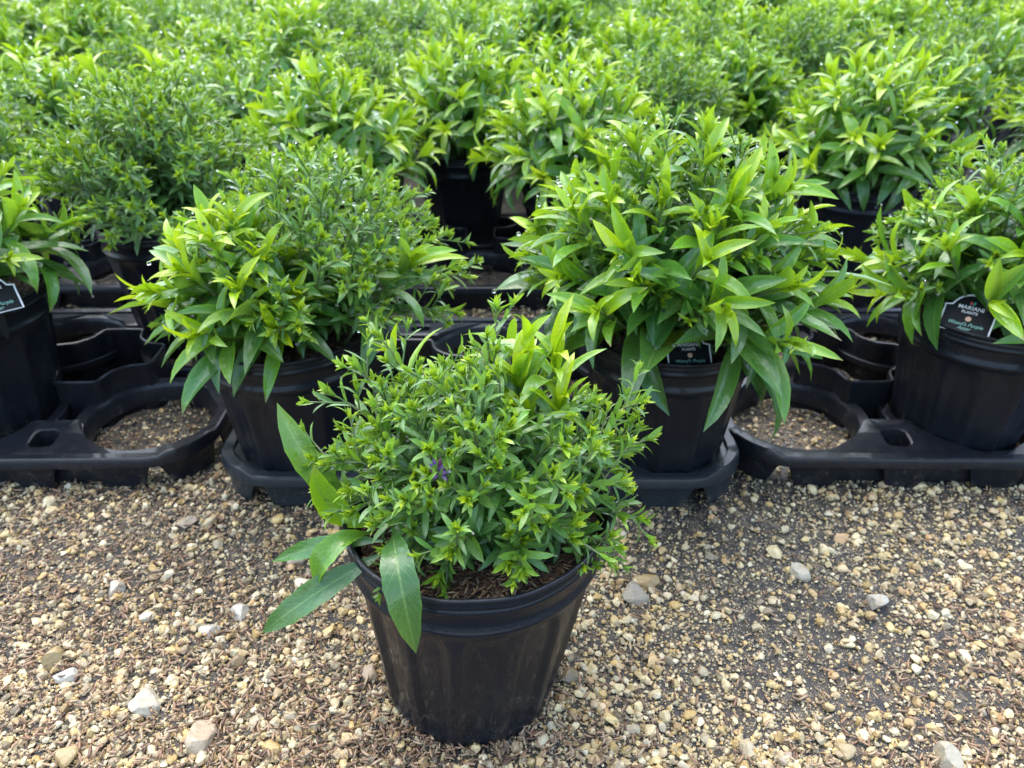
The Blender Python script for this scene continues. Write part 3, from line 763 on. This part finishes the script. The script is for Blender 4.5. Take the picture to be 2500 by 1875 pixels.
def tray_plant(key, x, y, z, rz, label, nleaf, ndrop, seed, hulls=500, tilt=(0, 0), gap=None):
    t = thing('potted_aster', label, 'potted plant', (x, y, z), GROUP); t.rotation_euler = (R(tilt[0]), R(tilt[1]), R(rz))
    add_pot(t, POTS[seed % 2], SOIL, hulls, seed)
    P = build(seed, SPEC[key]); P.off_the_pot(); ca, sa = math.cos(-R(rz)), math.sin(-R(rz)); v = (0 * ca + .8 * sa, 0 * sa - .8 * ca, .6)
    if gap:                                       # (x, y, z, radius) of the tag in the scene
        m = np.array([[ca, -sa], [sa, ca]]); o = np.array([x, y]); q = np.append(m @ (np.array(gap[:2]) - o), gap[2]); e = np.append(m @ (np.array([0, 0]) - o), CAM_Z)
        P.clear(q, e, gap[3])
    P.foliage(key, t, nleaf, np.array(v)); P.drops(t, int(ndrop * 1.5))
    return t
tray_plant('left_front', -.566, .728, .006, 20, 'tagged plant cut off by the left edge at the end of the front row', 110, 90, 31, gap=(-.498, .684, .176, .024))
p2 = tray_plant('mixed_light', -.212, .657, .001, 0, 'light green plant in the front row, fine tips behind broad yellowish leaves, no tag', 250, 170, 34)
p3 = tray_plant('large_leafy', .148, .655, .001, 0, 'largest leafy plant in the front row, right behind the single pot', 280, 190, 35, gap=(.143, .590, .168, .016))
tray_plant('right_mixed', .474, .696, .001, 0, 'plant at the right end of the front row with a tilted tag', 190, 130, 36, gap=(.420, .652, .172, .022))
tray_plant('fine_bush', -.432, .935, .016, 30, 'dense dome of fine small leaves behind the left front tray', 170, 190, 37)
tray_plant('broad_bright', -.262, 1.145, .004, 75, 'broad leafed bright plant between the fine dome and the visible black pot', 130, 120, 38)
tray_plant('broad_upright', -.085, 1.345, .004, 10, 'upright broad leafed plant whose black pot shows in the central gap', 130, 100, 39)
tray_plant('broad_bright', .095, 1.135, .004, 200, 'bright broad leafed plant right behind the largest front plant, on its left side', 120, 110, 40)
tray_plant('broad_upright', .520, 1.150, .004, 140, 'broad leafed plant in the second row between the largest plant and the right edge', 130, 120, 41)
tray_plant('half_half', .830, 1.060, .004, 60, 'plant cut off by the right edge in the second row', 80, 100, 42)
tray_plant('half_half', -.800, 1.120, .004, 250, 'plant cut off by the left edge in the second row', 80, 100, 43)

# --- rows further back: five grown forms copied and turned
protos = []
for i, key in enumerate(('broad_bright', 'fine_dense', 'broad_upright', 'half_half', 'large_leafy')):
    t = thing('potted_aster', 'x', 'potted plant', (0, 0, 0), GROUP); add_pot(t, POTS[i % 2], SOIL, 0)
    P = build(60 + i, SPEC[key]); P.off_the_pot(); P.foliage('back_' + key, t, 18); P.drops(t, 150, .0010, .0028); protos.append([t, False, key])
def copy_plant(src):
    c = src.copy(); COL.objects.link(c)
    for ch in src.children:
        d = ch.copy(); COL.objects.link(d); d.parent = c; d.matrix_parent_inverse = ch.matrix_parent_inverse.copy()
    return c
LOOK = {'broad_bright': 'bright broad leafed plant', 'fine_dense': 'dense fine leafed plant', 'broad_upright': 'upright broad leafed plant', 'half_half': 'plant half fine and half broad leafed', 'large_leafy': 'tall leafy plant'}
ORD = ['first', 'second', 'third', 'fourth', 'fifth', 'sixth', 'seventh', 'eighth', 'ninth', 'tenth', 'eleventh', 'twelfth', 'thirteenth', 'fourteenth']
r = np.random.default_rng(77)
ROWS = [(1.39, .26), (1.575, .08), (1.755, .26), (1.985, .08), (2.165, .26), (2.40, .08), (2.58, .26), (2.82, .08), (3.02, .26), (3.26, .08), (3.52, .26)]
last = -1
for ri, (ry, ox) in enumerate(ROWS):
    half = .70 * (ry * .867 + .07) + .10; xs = []
    x = ox - .356 * math.ceil((half + ox) / .356)
    while x < half:
        if x > -half: xs.append(x)
        x += .356
    k = 0
    for x in xs:
        if ri == 0 and -.32 < x < .12: continue
        if ri in (4, 5) and -.60 < x / ry < -.48: continue
        i = int(r.integers(5))
        if i == last: i = (i + 1) % 5
        last = i; t, used, key = protos[i]
        c = t if not used else copy_plant(t); protos[i][1] = True
        c.location = (x + r.normal(0, .015), ry + r.normal(0, .015), .004); c.rotation_euler = (0, 0, R(r.uniform(-70, 70))); s = r.uniform(.86, 1.12); c.scale = (1, 1, s)
        c['label'] = f'{LOOK[key]} in the {ORD[ri + 2]} row back, {ORD[k]} from the left'; k += 1

# ------------------------------------------------------------------ plant tags
def outline(scale):
    """tag outline: domed top between two stepped shoulders"""
    pts = [(-.0260, -.014), (.0260, -.014), (.0260, .012), (.0265, .0165), (.0195, .0185)]
    for k in range(13):
        a = R(20 + 140 * k / 12); pts.append((.0195 * math.cos(a) / math.cos(R(20)), .0185 + .0155 * (math.sin(a) - math.sin(R(20))) / (1 - math.sin(R(20)))))
    pts += [(-.0265, .0165), (-.0260, .012)]
    P = np.array(pts); c = np.array([0, -.002]); return c + (P - c) * scale
def text(body, size, mat, parent, y, shear=0, name='lettering'):
    cu = bpy.data.curves.new(name, 'FONT'); cu.body = body; cu.size = size; cu.align_x = 'CENTER'; cu.shear = shear; cu.extrude = .00005; cu.offset = .00004
    tmp = bpy.data.objects.new(name, cu); COL.objects.link(tmp)
    me = bpy.data.meshes.new_from_object(tmp.evaluated_get(bpy.context.evaluated_depsgraph_get())); bpy.data.objects.remove(tmp)
    me.materials.clear(); me.materials.append(mat)
    return obj(name, me, parent, (0, y, .0012))
def tag(loc, rot, size, label):
    t = thing('plant_tag', label, 'plant tag', loc, 'plant tags in the front row pots'); t.rotation_euler = tuple(R(a) for a in rot); t.scale = (size,) * 3
    O, I = outline(1.0), outline(.94); n = len(O)
    def slab(P, z0, z1, mat, nm):
        V = np.concatenate([np.column_stack([P, np.full(n, z0)]), np.column_stack([P, np.full(n, z1)]), [[0, -.002, z1]]])
        F4 = [(i, (i + 1) % n, n + (i + 1) % n, n + i) for i in range(n)]; F3 = [(n + i, n + (i + 1) % n, 2 * n) for i in range(n)]
        return obj(nm, mesh_np(nm, V, [np.array(F4), np.array(F3)], mat, False), t)
    slab(O, 0, .0005, M['card'], 'card')
    V = [(x, y, z) for z in (-.0006, -.0001) for x, y in ((-.005, -.004), (.005, -.004), (.004, -.030), (0, -.040), (-.004, -.030))]
    stk = obj('stake', mesh_np('stake', V, [np.array([(0, 1, 2, 3, 4), (9, 8, 7, 6, 5)]), np.array([(i, 5 + i, 5 + (i + 1) % 5, (i + 1) % 5) for i in range(5)])], M['card'], False), t, (0, -.008, 0)); stk.rotation_euler.x = R(90 - rot[0])
    V = np.concatenate([np.column_stack([O, np.full(n, .0004)]), np.column_stack([O, np.full(n, .0009)]), np.column_stack([I, np.full(n, .0009)]), np.column_stack([I, np.full(n, .0004)])])
    obj('white_border', mesh_np('white_border', V, grid_faces(n, 4, True), M['white'], False), t)
    a = np.linspace(0, 2 * math.pi, 20, endpoint=False)
    V = np.concatenate([np.column_stack([np.cos(a) * .0030, np.sin(a) * .0030, a * 0 + .0005]), np.column_stack([np.cos(a) * .0028, np.sin(a) * .0028, a * 0 + .0011]), [[0, 0, .0011]]])
    obj('peach_dot', mesh_np('peach_dot', V, [grid_faces(20, 2, True), np.array([(20 + i, 20 + (i + 1) % 20, 40) for i in range(20)])], M['ink_dot'], False), t, (.001, .0035, 0))
    for sgn, mt in ((-1, 'ink_red'), (1, 'ink_leaf')):
        V = [(0, 0, .0011), (sgn * .0022, .0004, .0011), (sgn * .0030, .0024, .0011), (sgn * .0026, .0044, .0011), (sgn * .0006, .0036, .0011)]
        obj('emblem_leaf', mesh_np('emblem_leaf', V, np.array([(0, 1, 2, 3, 4)]), M[mt], False), t, (0, .0205, 0))
    text('MARIANI', .0066, M['white'], t, .0145); text('PLANTS', .0046, M['white'], t, .0095)
    text("Wood's Purple", .0058, M['ink_green'], t, -.0055, .35); text('Aster', .0058, M['ink_green'], t, -.0105, .35)
    return t
tag((-.4980, .6800, .1730), (45, 0, 42), .85, 'black plant tag half under leaves in the pot cut off by the left edge')
tag((.1530, .5860, .1625), (43, 0, 4), .74, 'black plant tag at the front rim of the largest leafy plant')
tag((.4230, .6500, .1670), (44, 0, -38), .84, 'tilted black plant tag with white outline in the pot at the right')
